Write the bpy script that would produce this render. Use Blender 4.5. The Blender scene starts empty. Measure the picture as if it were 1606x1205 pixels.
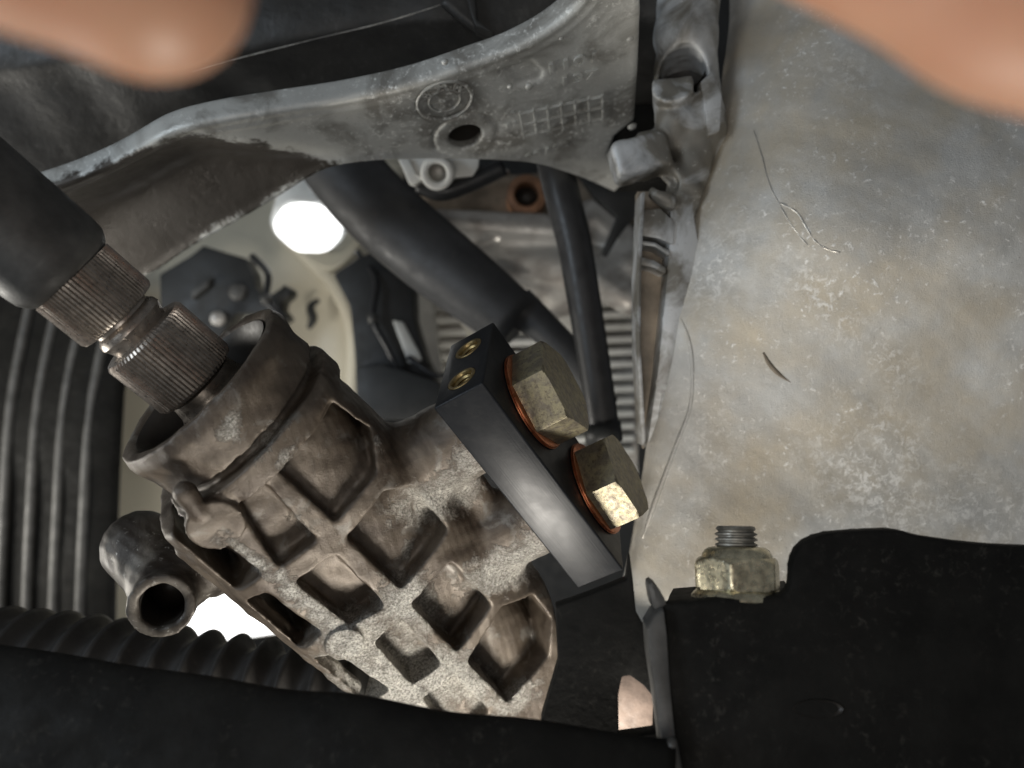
import bpy, bmesh, math, random
import numpy as np
from mathutils import Vector, Matrix
random.seed(4); rng = np.random.default_rng(7)
SC = bpy.context.scene
COL = SC.collection
MM = 0.001

# ------------------------------------------------------------------ camera
F = 1200.0; CX, CY = 803.0, 602.5           # focal length and centre, in pixels of the 1606 px wide photograph
cam = bpy.data.cameras.new('camera'); cam.sensor_width = 36.0; cam.lens = 36.0 * F / 1606.0
cam.clip_start = 0.002; cam.clip_end = 20
cam.dof.use_dof = True; cam.dof.focus_distance = 0.190; cam.dof.aperture_fstop = 10.5
camo = bpy.data.objects.new('camera', cam); COL.objects.link(camo)
camo.location = (0, 0, 0); camo.rotation_euler = (math.radians(90), 0, 0)
SC.camera = camo
# ------------------------------------------------------------------ world and lamps (indoor workshop, photographed under a car)
W = bpy.data.worlds.new('World'); SC.world = W; W.use_nodes = True
bgn = W.node_tree.nodes['Background']; bgn.inputs['Color'].default_value = (.92, .96, 1, 1); bgn.inputs['Strength'].default_value = 0.10
SC.view_settings.view_transform = 'Standard'; SC.view_settings.look = 'None'
SC.view_settings.exposure = 0.25; SC.view_settings.gamma = 1.0
SC.cycles.use_denoising = True
def area(name, loc, target, size, power, color):
    l = bpy.data.lights.new(name, 'AREA'); l.shape = 'DISK'; l.size = size * MM; l.energy = power; l.color = color
    o = bpy.data.objects.new(name, l); COL.objects.link(o); o.location = Vector(loc) * MM
    o.rotation_euler = (Vector(target) - Vector(loc)).to_track_quat('-Z', 'Y').to_euler()
    return o
area('work_lamp', (0, 149, -185), (0, 215, -30), 40, 0.40, (1, .945, .855))
area('window_lamp', (-400, -90, 70), (40, 230, 20), 200, .68, (.78, .89, 1))
area('front_fill', (-60, -280, -90), (10, 220, 20), 200, 0.46, (1, .96, .90))  # unseen front light, added as fill from the camera side
area('bay_fill', (-430, 300, -130), (0, 390, 60), 120, .75, (1, .96, .88))  # unseen light added to brighten the parts in the background

# ------------------------------------------------------------------ helpers
def U(px, py, d):
    return np.array([(px - CX) / F * d, d, -(py - CY) / F * d])
def UP(pts): return [U(*p) for p in pts]
def nrm(v): v = np.asarray(v, float); return v / np.linalg.norm(v)
def root(name, label, cat, base, group=None):
    o = bpy.data.objects.new(name, None); COL.objects.link(o); o.empty_display_size = .01
    o.location = Vector([float(c) for c in base]) * MM
    o['label'] = label; o['category'] = cat
    if group: o['group'] = group
    return o
def world_loc(o):
    v = Vector((0, 0, 0))
    while o is not None: v = v + o.location; o = o.parent
    return v
def build(name, verts, faces, mat, parent=None, smooth=True, label=None, cat=None, angle=None, kind=None, base=None):
    """one mesh object; verts in mm, world space"""
    me = bpy.data.meshes.new(name)
    v = np.asarray(verts, float) * MM
    off = world_loc(parent) if parent else (Vector([float(c) for c in base]) * MM if base is not None else Vector((0, 0, 0)))
    v = v - np.array(off)
    if isinstance(faces, np.ndarray):
        n = len(faces); k = faces.shape[1]
        me.vertices.add(len(v)); me.vertices.foreach_set('co', v.astype(np.float32).ravel())
        me.loops.add(n * k); me.loops.foreach_set('vertex_index', faces.astype(np.int32).ravel())
        me.polygons.add(n); me.polygons.foreach_set('loop_start', np.arange(0, n * k, k, dtype=np.int32))
        me.update(calc_edges=True); me.validate()
    else:
        me.from_pydata(v.tolist(), [], faces)
    me.materials.append(mat)
    if smooth:
        me.polygons.foreach_set('use_smooth', [True] * len(me.polygons))
        if angle: me.set_sharp_from_angle(angle=math.radians(angle))
    me.update()
    o = bpy.data.objects.new(name, me); COL.objects.link(o)
    if parent: o.parent = parent
    elif base is not None: o.location = off
    if label: o['label'] = label
    if cat: o['category'] = cat
    if kind: o['kind'] = kind
    return o
def catmull(P, n):
    P = np.asarray(P, float)
    if len(P) == 2:
        t = np.linspace(0, 1, n)[:, None]; return P[0] * (1 - t) + P[1] * t
    Q = np.vstack([2 * P[0] - P[1], P, 2 * P[-1] - P[-2]])
    seg = np.linalg.norm(np.diff(P[:, :3], axis=0), axis=1); cum = np.r_[0, np.cumsum(seg)]
    s = np.linspace(0, cum[-1], n); out = []
    for x in s:
        i = min(np.searchsorted(cum, x, side='right') - 1, len(P) - 2); i = max(i, 0)
        t = (x - cum[i]) / max(seg[i], 1e-9); a, b, c, d = Q[i], Q[i + 1], Q[i + 2], Q[i + 3]
        out.append(.5 * (2 * b + (c - a) * t + (2 * a - 5 * b + 4 * c - d) * t * t + (3 * b - a - 3 * c + d) * t ** 3))
    return np.array(out)
def grid_faces(n, m, wrap=False):
    i, j = np.meshgrid(np.arange(n - 1), np.arange(m if wrap else m - 1), indexing='ij'); j2 = (j + 1) % m
    return np.stack([i * m + j, i * m + j2, (i + 1) * m + j2, (i + 1) * m + j], -1).reshape(-1, 4)
def frame_for(ax):
    ax = nrm(ax); r = np.array([0, 0, 1.]) if abs(ax[2]) < .9 else np.array([1., 0, 0])
    x = nrm(np.cross(r, ax)); return x, np.cross(ax, x)
def lathe(origin, axis, prof, seg=40, rfun=None, cap=True, ref=None):
    """prof: (t, r[, hexness]) rows along axis; rfun(theta, t, r)->r"""
    axis = nrm(axis)
    if ref is None: x, y = frame_for(axis)
    else:
        x = nrm(np.asarray(ref) - np.dot(ref, axis) * axis); y = np.cross(axis, x)
    th = np.linspace(0, 2 * math.pi, seg, endpoint=False); V = []
    for t, r in [p[:2] for p in prof]:
        rr = np.full(seg, r, float) if rfun is None else rfun(th, t, r)
        V.append(np.asarray(origin) + axis * t + (np.cos(th) * rr)[:, None] * x + (np.sin(th) * rr)[:, None] * y)
    V = np.vstack(V); Fc = grid_faces(len(prof), seg, True).tolist()
    if cap:
        Fc.append(list(range(seg))[::-1]); k = (len(prof) - 1) * seg; Fc.append(list(range(k, k + seg)))
    return V, Fc
def tube(path, radii, n=40, seg=16, cap=True):
    P = catmull(np.c_[np.asarray(path, float), np.asarray(radii if np.ndim(radii) else [radii] * len(path), float)], n)
    R = P[:, 3]; P = P[:, :3]; T = np.gradient(P, axis=0); x, _ = frame_for(T[0]); V = []
    th = np.linspace(0, 2 * math.pi, seg, endpoint=False)
    for p, t, r in zip(P, T, R):
        t = nrm(t); x = nrm(x - np.dot(x, t) * t); y = np.cross(t, x)
        V.append(p + r * (np.cos(th)[:, None] * x + np.sin(th)[:, None] * y))
    V = np.vstack(V); Fc = grid_faces(n, seg, True).tolist()
    if cap: Fc.append(list(range(seg))[::-1]); Fc.append(list(range((n - 1) * seg, n * seg)))
    return V, Fc
def loft(curves, n=60, m=60, disp=None, thick=0.0):
    """closed sheet lofted through curves (each a list of 3-D points); disp(P, s, t)->offset along normal"""
    C = [catmull(c, n) for c in curves]
    G = np.stack([catmull([c[i] for c in C], m) for i in range(n)])           # n x m x 3
    du = np.gradient(G, axis=0); dv = np.gradient(G, axis=1); N = np.cross(du, dv); N /= np.linalg.norm(N, axis=2, keepdims=True) + 1e-9
    view = G / np.linalg.norm(G, axis=2, keepdims=True)
    if (N * view).sum(2).mean() > 0: N = -N
    if disp is not None: G = G + N * disp(G)[..., None]
    V = G.reshape(-1, 3); Fc = grid_faces(n, m)
    if thick:
        V2 = (G - N * thick).reshape(-1, 3); k = n * m; Fb = Fc[:, ::-1] + k; rim = []
        edge = [(i, 0) for i in range(n)] + [(n - 1, j) for j in range(1, m)] + [(i, m - 1) for i in range(n - 2, -1, -1)] + [(0, j) for j in range(m - 2, 0, -1)]
        ids = [i * m + j for i, j in edge]
        for a, b in zip(ids, ids[1:] + ids[:1]): rim.append((a, b, b + k, a + k))
        Fc = np.vstack([Fc, Fb, np.array(rim)]); V = np.vstack([V, V2])
    return V, Fc
def fix_normals(o):
    bm = bmesh.new(); bm.from_mesh(o.data); bmesh.ops.recalc_face_normals(bm, faces=bm.faces); bm.to_mesh(o.data); bm.free(); return o
def slab(poly, d_front, thick, bevel=0.6, depth_fn=None):
    """solid plate from a pixel outline: front face at depth d_front (or depth_fn(px,py)), back thick mm further"""
    bm = bmesh.new(); a = []; b = []
    for px, py in poly:
        d = depth_fn(px, py) if depth_fn else d_front
        p = U(px, py, d); a.append(bm.verts.new(p)); b.append(bm.verts.new(p + np.array([0, thick, 0])))
    n = len(poly); bm.faces.new(a); bm.faces.new(b[::-1])
    for i in range(n): bm.faces.new((a[i], b[i], b[(i + 1) % n], a[(i + 1) % n]))
    bmesh.ops.recalc_face_normals(bm, faces=bm.faces)
    if bevel:
        bmesh.ops.bevel(bm, geom=list(bm.edges), offset=bevel, segments=2, affect='EDGES', profile=.6)
    bmesh.ops.triangulate(bm, faces=[f for f in bm.faces if len(f.verts) > 4])
    bm.verts.ensure_lookup_table()
    V = [list(v.co) for v in bm.verts]; Fc = [[v.index for v in f.verts] for f in bm.faces]; bm.free()
    return V, Fc
def boxmesh(C, axes, dims, bevel=.5, seg=3):
    bm = bmesh.new(); vs = {}
    for i in (0, 1):
        for j in (0, 1):
            for k in (0, 1):
                vs[i, j, k] = bm.verts.new(C + axes[0] * dims[0] * i + axes[1] * dims[1] * j + axes[2] * dims[2] * k)
    for f in ([(0,0,0),(0,1,0),(1,1,0),(1,0,0)], [(0,0,1),(1,0,1),(1,1,1),(0,1,1)], [(0,0,0),(1,0,0),(1,0,1),(0,0,1)],
              [(0,1,0),(0,1,1),(1,1,1),(1,1,0)], [(0,0,0),(0,0,1),(0,1,1),(0,1,0)], [(1,0,0),(1,1,0),(1,1,1),(1,0,1)]):
        bm.faces.new([vs[x] for x in f])
    bmesh.ops.recalc_face_normals(bm, faces=bm.faces)
    if bevel: bmesh.ops.bevel(bm, geom=list(bm.edges), offset=bevel, segments=seg, affect='EDGES', profile=.5)
    V = [list(v.co) for v in bm.verts]; bm.verts.index_update(); Fc = [[v.index for v in f.verts] for f in bm.faces]; bm.free()
    return np.array(V), Fc
# ---- signed distance modelling: smooth blends make cast metal
def smin(a, b, k):
    h = np.clip(.5 + .5 * (b - a) / k, 0, 1); return b * (1 - h) + a * h - k * h * (1 - h)
def smax(a, b, k): return -smin(-a, -b, k)
def poly2(X, Y, P):
    P = np.asarray(P, float); d = np.full(X.shape, 1e9, np.float32); s = np.ones(X.shape, np.float32); n = len(P)
    for i in range(n):
        ax, ay = P[i]; bx, by = P[i - 1]; ex, ey = bx - ax, by - ay; wx, wy = X - ax, Y - ay
        t = np.clip((wx * ex + wy * ey) / (ex * ex + ey * ey + 1e-12), 0, 1)
        d = np.minimum(d, (wx - ex * t) ** 2 + (wy - ey * t) ** 2)
        c1 = Y >= ay; c2 = Y < by; c3 = ex * wy > ey * wx
        s = np.where((c1 & c2 & c3) | (~c1 & ~c2 & ~c3), -s, s)
    return s * np.sqrt(d)
def rpoly(X, Y, P, r):
    P = np.asarray(P, float); c = P.mean(0); Q = []
    n = len(P); area_ = sum(P[i][0] * P[(i + 1) % n][1] - P[(i + 1) % n][0] * P[i][1] for i in range(n))
    if area_ < 0: P = P[::-1]
    for i in range(n):                               # inset along both edge normals
        a, b, cc = P[i - 1], P[i], P[(i + 1) % n]
        e1 = nrm(b - a); e2 = nrm(cc - b); n1 = np.array([-e1[1], e1[0]]); n2 = np.array([-e2[1], e2[0]])
        bis = n1 + n2; bis = bis / max(np.dot(bis, bis) / 2, .3)
        Q.append(b + bis * r)
    return poly2(X, Y, Q) - r
def caps(X, Y, Z, a, b, ra, rb=None):
    a = np.asarray(a, float); b = np.asarray(b, float); e = b - a; L = np.dot(e, e) + 1e-9; rb = ra if rb is None else rb
    t = np.clip(((X - a[0]) * e[0] + (Y - a[1]) * e[1] + (Z - a[2]) * e[2]) / L, 0, 1)
    return np.sqrt((X - a[0] - e[0] * t) ** 2 + (Y - a[1] - e[1] * t) ** 2 + (Z - a[2] - e[2] * t) ** 2) - (ra + (rb - ra) * t)
def cyl(X, Y, Z, c, ax, r, h0, h1):
    c = np.asarray(c, float); ax = nrm(ax); dx, dy, dz = X - c[0], Y - c[1], Z - c[2]
    t = dx * ax[0] + dy * ax[1] + dz * ax[2]
    rad = np.sqrt(np.maximum(dx * dx + dy * dy + dz * dz - t * t, 0)) - r
    return np.maximum(np.maximum(rad, t - h1), h0 - t)
def obox(X, Y, Z, c, axes, half, r=1.0):
    c = np.asarray(c, float); q = []
    for a, h in zip(axes, half):
        q.append(np.abs((X - c[0]) * a[0] + (Y - c[1]) * a[1] + (Z - c[2]) * a[2]) - h + r)
    o = np.sqrt(sum(np.maximum(x, 0) ** 2 for x in q)); return o + np.minimum(np.maximum(np.maximum(q[0], q[1]), q[2]), 0) - r
def grid3(lo, hi, h):
    ax = [np.arange(a, b + h, h, dtype=np.float32) for a, b in zip(lo, hi)]
    return np.meshgrid(*ax, indexing='ij')
def nets(Fv, lo, h):
    """surface nets -> verts (local mm), quads"""
    S = Fv < 0; nx, ny, nz = Fv.shape
    c = [S[dx:nx - 1 + dx, dy:ny - 1 + dy, dz:nz - 1 + dz] for dx in (0, 1) for dy in (0, 1) for dz in (0, 1)]
    cnt = sum(x.astype(np.int8) for x in c); act = (cnt > 0) & (cnt < 8)
    I = np.argwhere(act); idx = -np.ones(act.shape, np.int64); idx[act] = np.arange(len(I))
    off = np.array([(dx, dy, dz) for dx in (0, 1) for dy in (0, 1) for dz in (0, 1)])
    val = np.stack([Fv[I[:, 0] + o[0], I[:, 1] + o[1], I[:, 2] + o[2]] for o in off], 1)
    acc = np.zeros((len(I), 3)); n = np.zeros(len(I))
    for a in range(8):
        for b in range(a + 1, 8):
            if abs(off[a] - off[b]).sum() != 1: continue
            va, vb = val[:, a], val[:, b]; cr = (va < 0) != (vb < 0)
            t = np.where(cr, va / np.where(cr, va - vb, 1), 0)
            p = off[a] + (off[b] - off[a]) * t[:, None]; acc += np.where(cr[:, None], p, 0); n += cr
    V = (I + acc / n[:, None]) * h + np.asarray(lo)
    Q = []
    for ax in range(3):
        s0 = [slice(None)] * 3; s1 = [slice(None)] * 3; s0[ax] = slice(0, -1); s1[ax] = slice(1, None)
        a = S[tuple(s0)]; b = S[tuple(s1)]; E = np.argwhere(a != b)
        o1, o2 = [k for k in range(3) if k != ax]
        E = E[(E[:, o1] > 0) & (E[:, o2] > 0) & (E[:, o1] < act.shape[o1]) & (E[:, o2] < act.shape[o2])]
        def cell(d1, d2):
            e = E.copy(); e[:, o1] -= d1; e[:, o2] -= d2; return idx[e[:, 0], e[:, 1], e[:, 2]]
        q = np.stack([cell(1, 1), cell(0, 1), cell(0, 0), cell(1, 0)], 1)
        ins = S[E[:, 0], E[:, 1], E[:, 2]]; flip = ins if ax != 1 else ~ins
        q[~flip] = q[~flip][:, ::-1]; Q.append(q)
    Q = np.vstack(Q); Q = Q[(Q >= 0).all(1)]
    return V, Q
def project(V):
    return CX + V[:, 0] / V[:, 1] * F, CY - V[:, 2] / V[:, 1] * F
def set_attr(o, name, vals):
    a = o.data.attributes.new(name, 'FLOAT', 'POINT'); a.data.foreach_set('value', np.asarray(vals, np.float32))
def wnoise(V, scale, seed):
    """cheap smooth value noise for vertex offsets"""
    r = np.random.default_rng(seed); out = np.zeros(len(V))
    for k in range(7):
        d = r.normal(size=3); d /= np.linalg.norm(d); out += np.sin(V @ d / scale * r.uniform(.6, 1.9) + r.uniform(0, 6.3))
    return out / 3.5

# ------------------------------------------------------------------ materials
class NT:
    def __init__(s, name):
        s.m = bpy.data.materials.new(name); s.m.use_nodes = True; s.t = s.m.node_tree; s.n = s.t.nodes; s.p = s.n['Principled BSDF']
        tc = s.n.new('ShaderNodeTexCoord'); mp = s.n.new('ShaderNodeMapping'); mp.inputs['Scale'].default_value = (1000, 1000, 1000)
        s.t.links.new(tc.outputs['Object'], mp.inputs['Vector']); s.co = mp.outputs['Vector']
    def link(s, a, b): s.t.links.new(a, b)
    def noise(s, scale, detail=4, rough=.55, dist=0.0, stretch=None):
        k = s.n.new('ShaderNodeTexNoise'); k.inputs['Scale'].default_value = scale; k.inputs['Detail'].default_value = detail
        k.inputs['Roughness'].default_value = rough; k.inputs['Distortion'].default_value = dist
        if stretch is None: s.link(s.co, k.inputs['Vector'])
        else:
            mp = s.n.new('ShaderNodeMapping'); mp.inputs['Rotation'].default_value = stretch[0]; mp.inputs['Scale'].default_value = stretch[1]
            s.link(s.co, mp.inputs['Vector']); s.link(mp.outputs[0], k.inputs['Vector'])
        return k.outputs['Fac']
    def ramp(s, fac, stops):
        r = s.n.new('ShaderNodeValToRGB'); e = r.color_ramp.elements
        while len(e) < len(stops): e.new(.5)
        for x, (p, c) in zip(e, stops):
            x.position = p; x.color = (*c, 1) if not np.isscalar(c) else (c, c, c, 1)
        s.link(fac, r.inputs[0]); return r.outputs[0]
    def mix(s, fac, a, b):
        k = s.n.new('ShaderNodeMix'); k.data_type = 'RGBA'
        for v, i in ((fac, 0), (a, 6), (b, 7)):
            if isinstance(v, (tuple, list)): k.inputs[i].default_value = (*v, 1)
            elif np.isscalar(v): k.inputs[i].default_value = v
            else: s.link(v, k.inputs[i])
        return k.outputs[2]
    def math(s, op, a, b=None, clamp=False):
        k = s.n.new('ShaderNodeMath'); k.operation = op; k.use_clamp = clamp
        for i, v in enumerate((a, b)):
            if v is None: continue
            if np.isscalar(v): k.inputs[i].default_value = v
            else: s.link(v, k.inputs[i])
        return k.outputs[0]
    def attr(s, name):
        k = s.n.new('ShaderNodeAttribute'); k.attribute_name = name; return k.outputs['Fac']
    def bump(s, h, dist, strength=1.0, prev=None):
        b = s.n.new('ShaderNodeBump'); b.inputs['Strength'].default_value = strength; b.inputs['Distance'].default_value = dist * MM
        s.link(h, b.inputs['Height'])
        if prev is not None: s.link(prev, b.inputs['Normal'])
        s.link(b.outputs[0], s.p.inputs['Normal']); return b.outputs[0]
    def set(s, **k):
        for a, v in k.items():
            i = s.p.inputs[a.replace('_', ' ')]
            if np.isscalar(v): i.default_value = v
            elif isinstance(v, tuple): i.default_value = (*v, 1) if len(v) == 3 else v
            else: s.link(v, i)
        return s
def speckle(nt, scale, lo, hi, detail=6):
    return nt.ramp(nt.noise(scale, detail, .65), [(lo, 0.0), (hi, 1.0)])
def aluminium(name, base, dark, flake, met=.55, rough=.5, grime=(.45, .62), flakes=(.62, .72), fine=.10, warm=None, patch=False):
    t = NT(name)
    c = t.mix(t.ramp(t.noise(.055, 6, .6, .6), [(grime[0], 0.), (grime[1], 1.)]), base, dark)
    if warm: c = t.mix(t.ramp(t.noise(.028, 4, .6), [(.42, 0.), (.66, 1.)]), c, warm)
    f = t.math('MULTIPLY', t.ramp(t.noise(.55, 5, .7, .4), [(flakes[0], 0.), (flakes[1], 1.)]), t.ramp(t.noise(.04, 3), [(.42, 0.), (.6, 1.)]))
    if patch:
        g = t.math('MULTIPLY', t.ramp(t.noise(.42, 6, .75, .6), [(.50, 0.), (.60, 1.)]), t.attr('flaky')); f = t.math('MAXIMUM', f, g)
    c = t.mix(f, c, flake)
    d = t.ramp(t.noise(1.3, 3, .7), [(.64, 0.), (.72, 1.)]); c = t.mix(t.math('MULTIPLY', d, .55), c, tuple(x * .45 for x in dark))
    t.set(Base_Color=c, Metallic=met, Roughness=t.ramp(t.noise(.12, 5), [(.3, rough - .14), (.7, rough + .16)]))
    b = t.bump(t.noise(.30, 6, .6, 0, ((0, .7, 0), (1, 1, .45))), .30, .5); b = t.bump(t.noise(2.6, 4, .65), fine, .9, b); t.bump(f, .09, .6, b)
    return t.m
def simple(name, col, rough=.5, met=0.0, var=.3, nscale=.1, bumpd=.08, bscale=1.0, dust=None, coat=0.0):
    t = NT(name); c = t.mix(t.ramp(t.noise(nscale, 6, .6), [(.35, 0.), (.7, 1.)]), tuple(x * (1 - var) for x in col), tuple(min(1, x * (1 + var)) for x in col))
    if dust:
        f = t.math('MULTIPLY', t.ramp(t.noise(.5, 6, .7, .5), [(.55, 0.), (.75, 1.)]), t.ramp(t.noise(.05, 3), [(.4, 0.), (.65, .8)])); c = t.mix(f, c, dust)
    t.set(Base_Color=c, Metallic=met, Roughness=t.ramp(t.noise(nscale * 2.3, 5), [(.3, max(.05, rough - .12)), (.7, min(1, rough + .12))]), Coat_Weight=coat)
    if bumpd: t.bump(t.noise(bscale, 5, .6), bumpd, .6)
    return t.m
M = {}
# steering box: greasy brown film over sand-cast aluminium, rubbed bare in patches (attribute "bare" holds their shape)
t = NT('greasy_cast_alloy')
gre = t.mix(t.ramp(t.noise(.07, 5, .6, .8), [(.38, 0.), (.64, 1.)]), (.135, .110, .085), (.055, .041, .030))
gre = t.mix(t.ramp(t.noise(.16, 5, .6, .5), [(.58, 0.), (.68, .7)]), gre, (.19, .178, .158))
met = t.mix(t.ramp(t.noise(1.7, 4, .75), [(.36, 0.), (.64, 1.)]), (.17, .16, .142), (.74, .715, .655))
msk = t.math('ADD', t.attr('bare'), t.math('MULTIPLY', t.math('SUBTRACT', t.noise(.30, 8, .72, .5), .5), 1.5))
msk = t.ramp(msk, [(.36, 0.), (.80, 1.)])
t.set(Base_Color=t.mix(msk, gre, met), Metallic=t.math('ADD', t.math('MULTIPLY', msk, .66), .30),
      Roughness=t.math('SUBTRACT', t.ramp(t.noise(.3, 5), [(.3, .30), (.7, .50)]), t.math('MULTIPLY', msk, -.08)))
sand = t.math('MULTIPLY', t.noise(1.9, 5, .8), t.math('ADD', t.math('MULTIPLY', msk, .82), .18))
b = t.bump(t.noise(.22, 4), .4, .5); b = t.bump(sand, .8, 1.0, b); t.bump(msk, .10, .5, b)
M['grease'] = t.m
M['alloy'] = aluminium('cast_alloy_grey', (.54, .54, .51), (.27, .26, .235), (.90, .90, .86), .35, .46, (.46, .62), (.54, .66))
M['housing'] = aluminium('cast_alloy_warm', (.50, .50, .485), (.36, .35, .325), (.80, .79, .76), .22, .48, (.34, .72), (.57, .68), .14, (.47, .415, .325), True)
M['alloy_arm'] = M['alloy'].copy(); M['alloy_arm'].name = 'cast_alloy_arm_grease_shade'
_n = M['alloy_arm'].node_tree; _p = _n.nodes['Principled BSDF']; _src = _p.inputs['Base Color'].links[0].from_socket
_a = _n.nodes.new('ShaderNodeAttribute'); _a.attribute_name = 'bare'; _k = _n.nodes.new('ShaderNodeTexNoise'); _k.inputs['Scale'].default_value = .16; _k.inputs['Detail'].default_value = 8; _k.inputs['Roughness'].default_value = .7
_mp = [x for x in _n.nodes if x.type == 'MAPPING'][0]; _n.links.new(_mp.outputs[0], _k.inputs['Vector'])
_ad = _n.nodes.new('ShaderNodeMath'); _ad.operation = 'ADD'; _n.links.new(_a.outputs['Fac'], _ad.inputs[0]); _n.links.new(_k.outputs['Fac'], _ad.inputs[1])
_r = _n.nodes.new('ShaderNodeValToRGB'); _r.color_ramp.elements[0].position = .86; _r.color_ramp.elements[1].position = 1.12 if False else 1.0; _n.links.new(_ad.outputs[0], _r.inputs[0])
_m = _n.nodes.new('ShaderNodeMix'); _m.data_type = 'RGBA'; _n.links.new(_r.outputs[0], _m.inputs[0]); _n.links.new(_src, _m.inputs[6]); _m.inputs[7].default_value = (.050, .041, .032, 1); _n.links.new(_m.outputs[2], _p.inputs['Base Color'])  # dark brown mixes grease with the shade of the hollow underside
M['flange'] = aluminium('cast_alloy_flange', (.50, .51, .515), (.17, .158, .135), (.82, .80, .76), .35, .45, (.42, .58))
M['backalloy'] = aluminium('alloy_far', (.58, .56, .52), (.38, .35, .32), (.8, .78, .74), .5, .42)
M['lug'] = aluminium('lug_alloy', (.17, .154, .132), (.035, .028, .022), (.7, .68, .62), .4, .5, (.36, .54))
t = NT('black_anodised')
t.set(Base_Color=t.mix(t.ramp(t.noise(.4, 6, .7), [(.55, 0.), (.75, .5)]), (.010, .011, .013), (.028, .027, .026)), Metallic=.0,
      Roughness=t.ramp(t.noise(.25, 5), [(.3, .33), (.7, .42)]), Specular_IOR_Level=.22)
cb = t.n.new('ShaderNodeCombineXYZ')
for k_, (ax_, sc_) in enumerate((((.5386, .409, -.7367), .05), ((-.8406, .32, -.4367), 3.2), ((.0585, .854, .516), 3.2))):
    dt = t.n.new('ShaderNodeVectorMath'); dt.operation = 'DOT_PRODUCT'; dt.inputs[1].default_value = tuple(c_ * sc_ for c_ in ax_); t.link(t.co, dt.inputs[0]); t.link(dt.outputs['Value'], cb.inputs[k_])
bn = t.n.new('ShaderNodeTexNoise'); bn.inputs['Scale'].default_value = 1.0; bn.inputs['Detail'].default_value = 5; t.link(cb.outputs[0], bn.inputs['Vector'])
b = t.bump(bn.outputs['Fac'], .05, .6); t.bump(t.noise(.5, 6, .7), .04, .5, b)
M['bar'] = t.m
t = NT('zinc_bolt')
c = t.mix(t.ramp(t.noise(.35, 6, .7, .5), [(.42, 0.), (.60, 1.)]), (.29, .258, .168), (.19, .167, .132))
c = t.mix(t.ramp(t.noise(.9, 6, .75), [(.52, 0.), (.62, .85)]), c, (.13, .11, .085))
t.set(Base_Color=c, Metallic=.8, Roughness=t.ramp(t.noise(.8, 5), [(.3, .40), (.7, .60)])); b = t.bump(t.noise(.6, 5, .65), .14, .8); t.bump(t.noise(3, 3), .03, .6, b)
M['zinc'] = t.m
M['zincnut'] = simple('zinc_nut', (.60, .55, .40), .30, .9, .4, .4, .22, .6)
M['stud'] = simple('stud_steel', (.28, .265, .23), .5, .6, .4, .5, .05, 1.5)
M['copper'] = simple('copper_washer', (.56, .215, .105), .36, .95, .25, .5, .05, 1.2)
M['brass'] = simple('brass_insert', (.30, .225, .105), .42, .95, .3, .6, .05, 1.5)
M['bore'] = simple('bore_shade', (.030, .026, .022), .45, 0, .3)  # near-black colour stands in for the shade inside holes
M['steel'] = simple('worn_shaft_steel', (.36, .32, .28), .34, .8, .22, .5, .05, 1.4)
M['darksteel'] = simple('oily_dark_steel', (.10, .085, .07), .32, .7, .3, .3, .05, 1.2)
M['black'] = simple('black_painted_steel', (.0095, .0092, .0082), .68, 0, .35, .08, .25, .35, (.060, .056, .048))
M['black'].node_tree.nodes['Principled BSDF'].inputs['Specular IOR Level'].default_value = .12
M['edge'] = simple('worn_black_edge', (.085, .083, .078), .5, .2, .35, .12, .12, .6, (.14, .135, .12))
M['pan'] = simple('oily_dark_alloy', (.030, .028, .025), .5, .1, .35, .05, .5, .22, (.12, .115, .105))
M['rubber'] = simple('black_rubber', (.020, .020, .021), .42, 0, .2, .1, .05, .8)
M['hose'] = simple('smooth_black_hose', (.040, .040, .041), .55, 0, .25, .06, .04, .8, (.08, .076, .07), 0)
M['boot'] = simple('dusty_rubber_boot', (.032, .030, .028), .55, 0, .3, .08, .06, .9, (.075, .068, .06))
M['plastic'] = simple('dark_plastic', (.022, .023, .023), .5, 0, .3, .06, .05, .5)
M['cream'] = simple('cream_body_paint', (.60, .555, .44), .4, 0, .05, .02, .02, .2)
M['fin'] = simple('radiator_alloy', (.72, .71, .66), .45, .2, .12, .05, .03, .5)
M['white'] = simple('white_casting', (.82, .81, .76), .5, 0, .08, .1, .06, .8)
M['rust'] = simple('rusty_bore', (.30, .155, .085), .6, .2, .4, .12, .2, .5)
M['brownalloy'] = simple('brown_alloy', (.27, .225, .175), .55, .3, .35, .09, .2, .5)
M['pink'] = simple('dusty_block', (.27, .20, .16), .65, 0, .25, .25, .2, .6, (.42, .38, .33))
M['seam'] = simple('bright_casting_seam', (.52, .50, .46), .38, .7, .4, .3, .1, .8)
M['stain'] = simple('dark_slot', (.13, .105, .075), .6, 0, .3, .3)
t = NT('skin'); t.set(Base_Color=t.mix(t.ramp(t.noise(.09, 4), [(.35, 0.), (.7, 1.)]), (.47, .235, .145), (.54, .30, .19)), Roughness=.5, Subsurface_Weight=.25)
t.p.inputs['Subsurface Radius'].default_value = (.004, .0015, .0008); t.p.inputs['Subsurface Scale'].default_value = .5
t.bump(t.noise(.9, 4), .1, .4); M['skin'] = t.m
M['nail'] = simple('nail', (.74, .50, .42), .3, 0, .06)
def lamp_mat(name, col, s):
    t = NT(name); t.set(Base_Color=(.8, .8, .8), Emission_Color=col, Emission_Strength=s); return t.m
M['lamp'] = lamp_mat('lamp_glow', (1, 1, .98), 2.0)
t = NT('frosted_plastic'); t.set(Base_Color=(.82, .84, .84), Roughness=.4, Transmission_Weight=.25); M['frost'] = t.m

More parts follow.
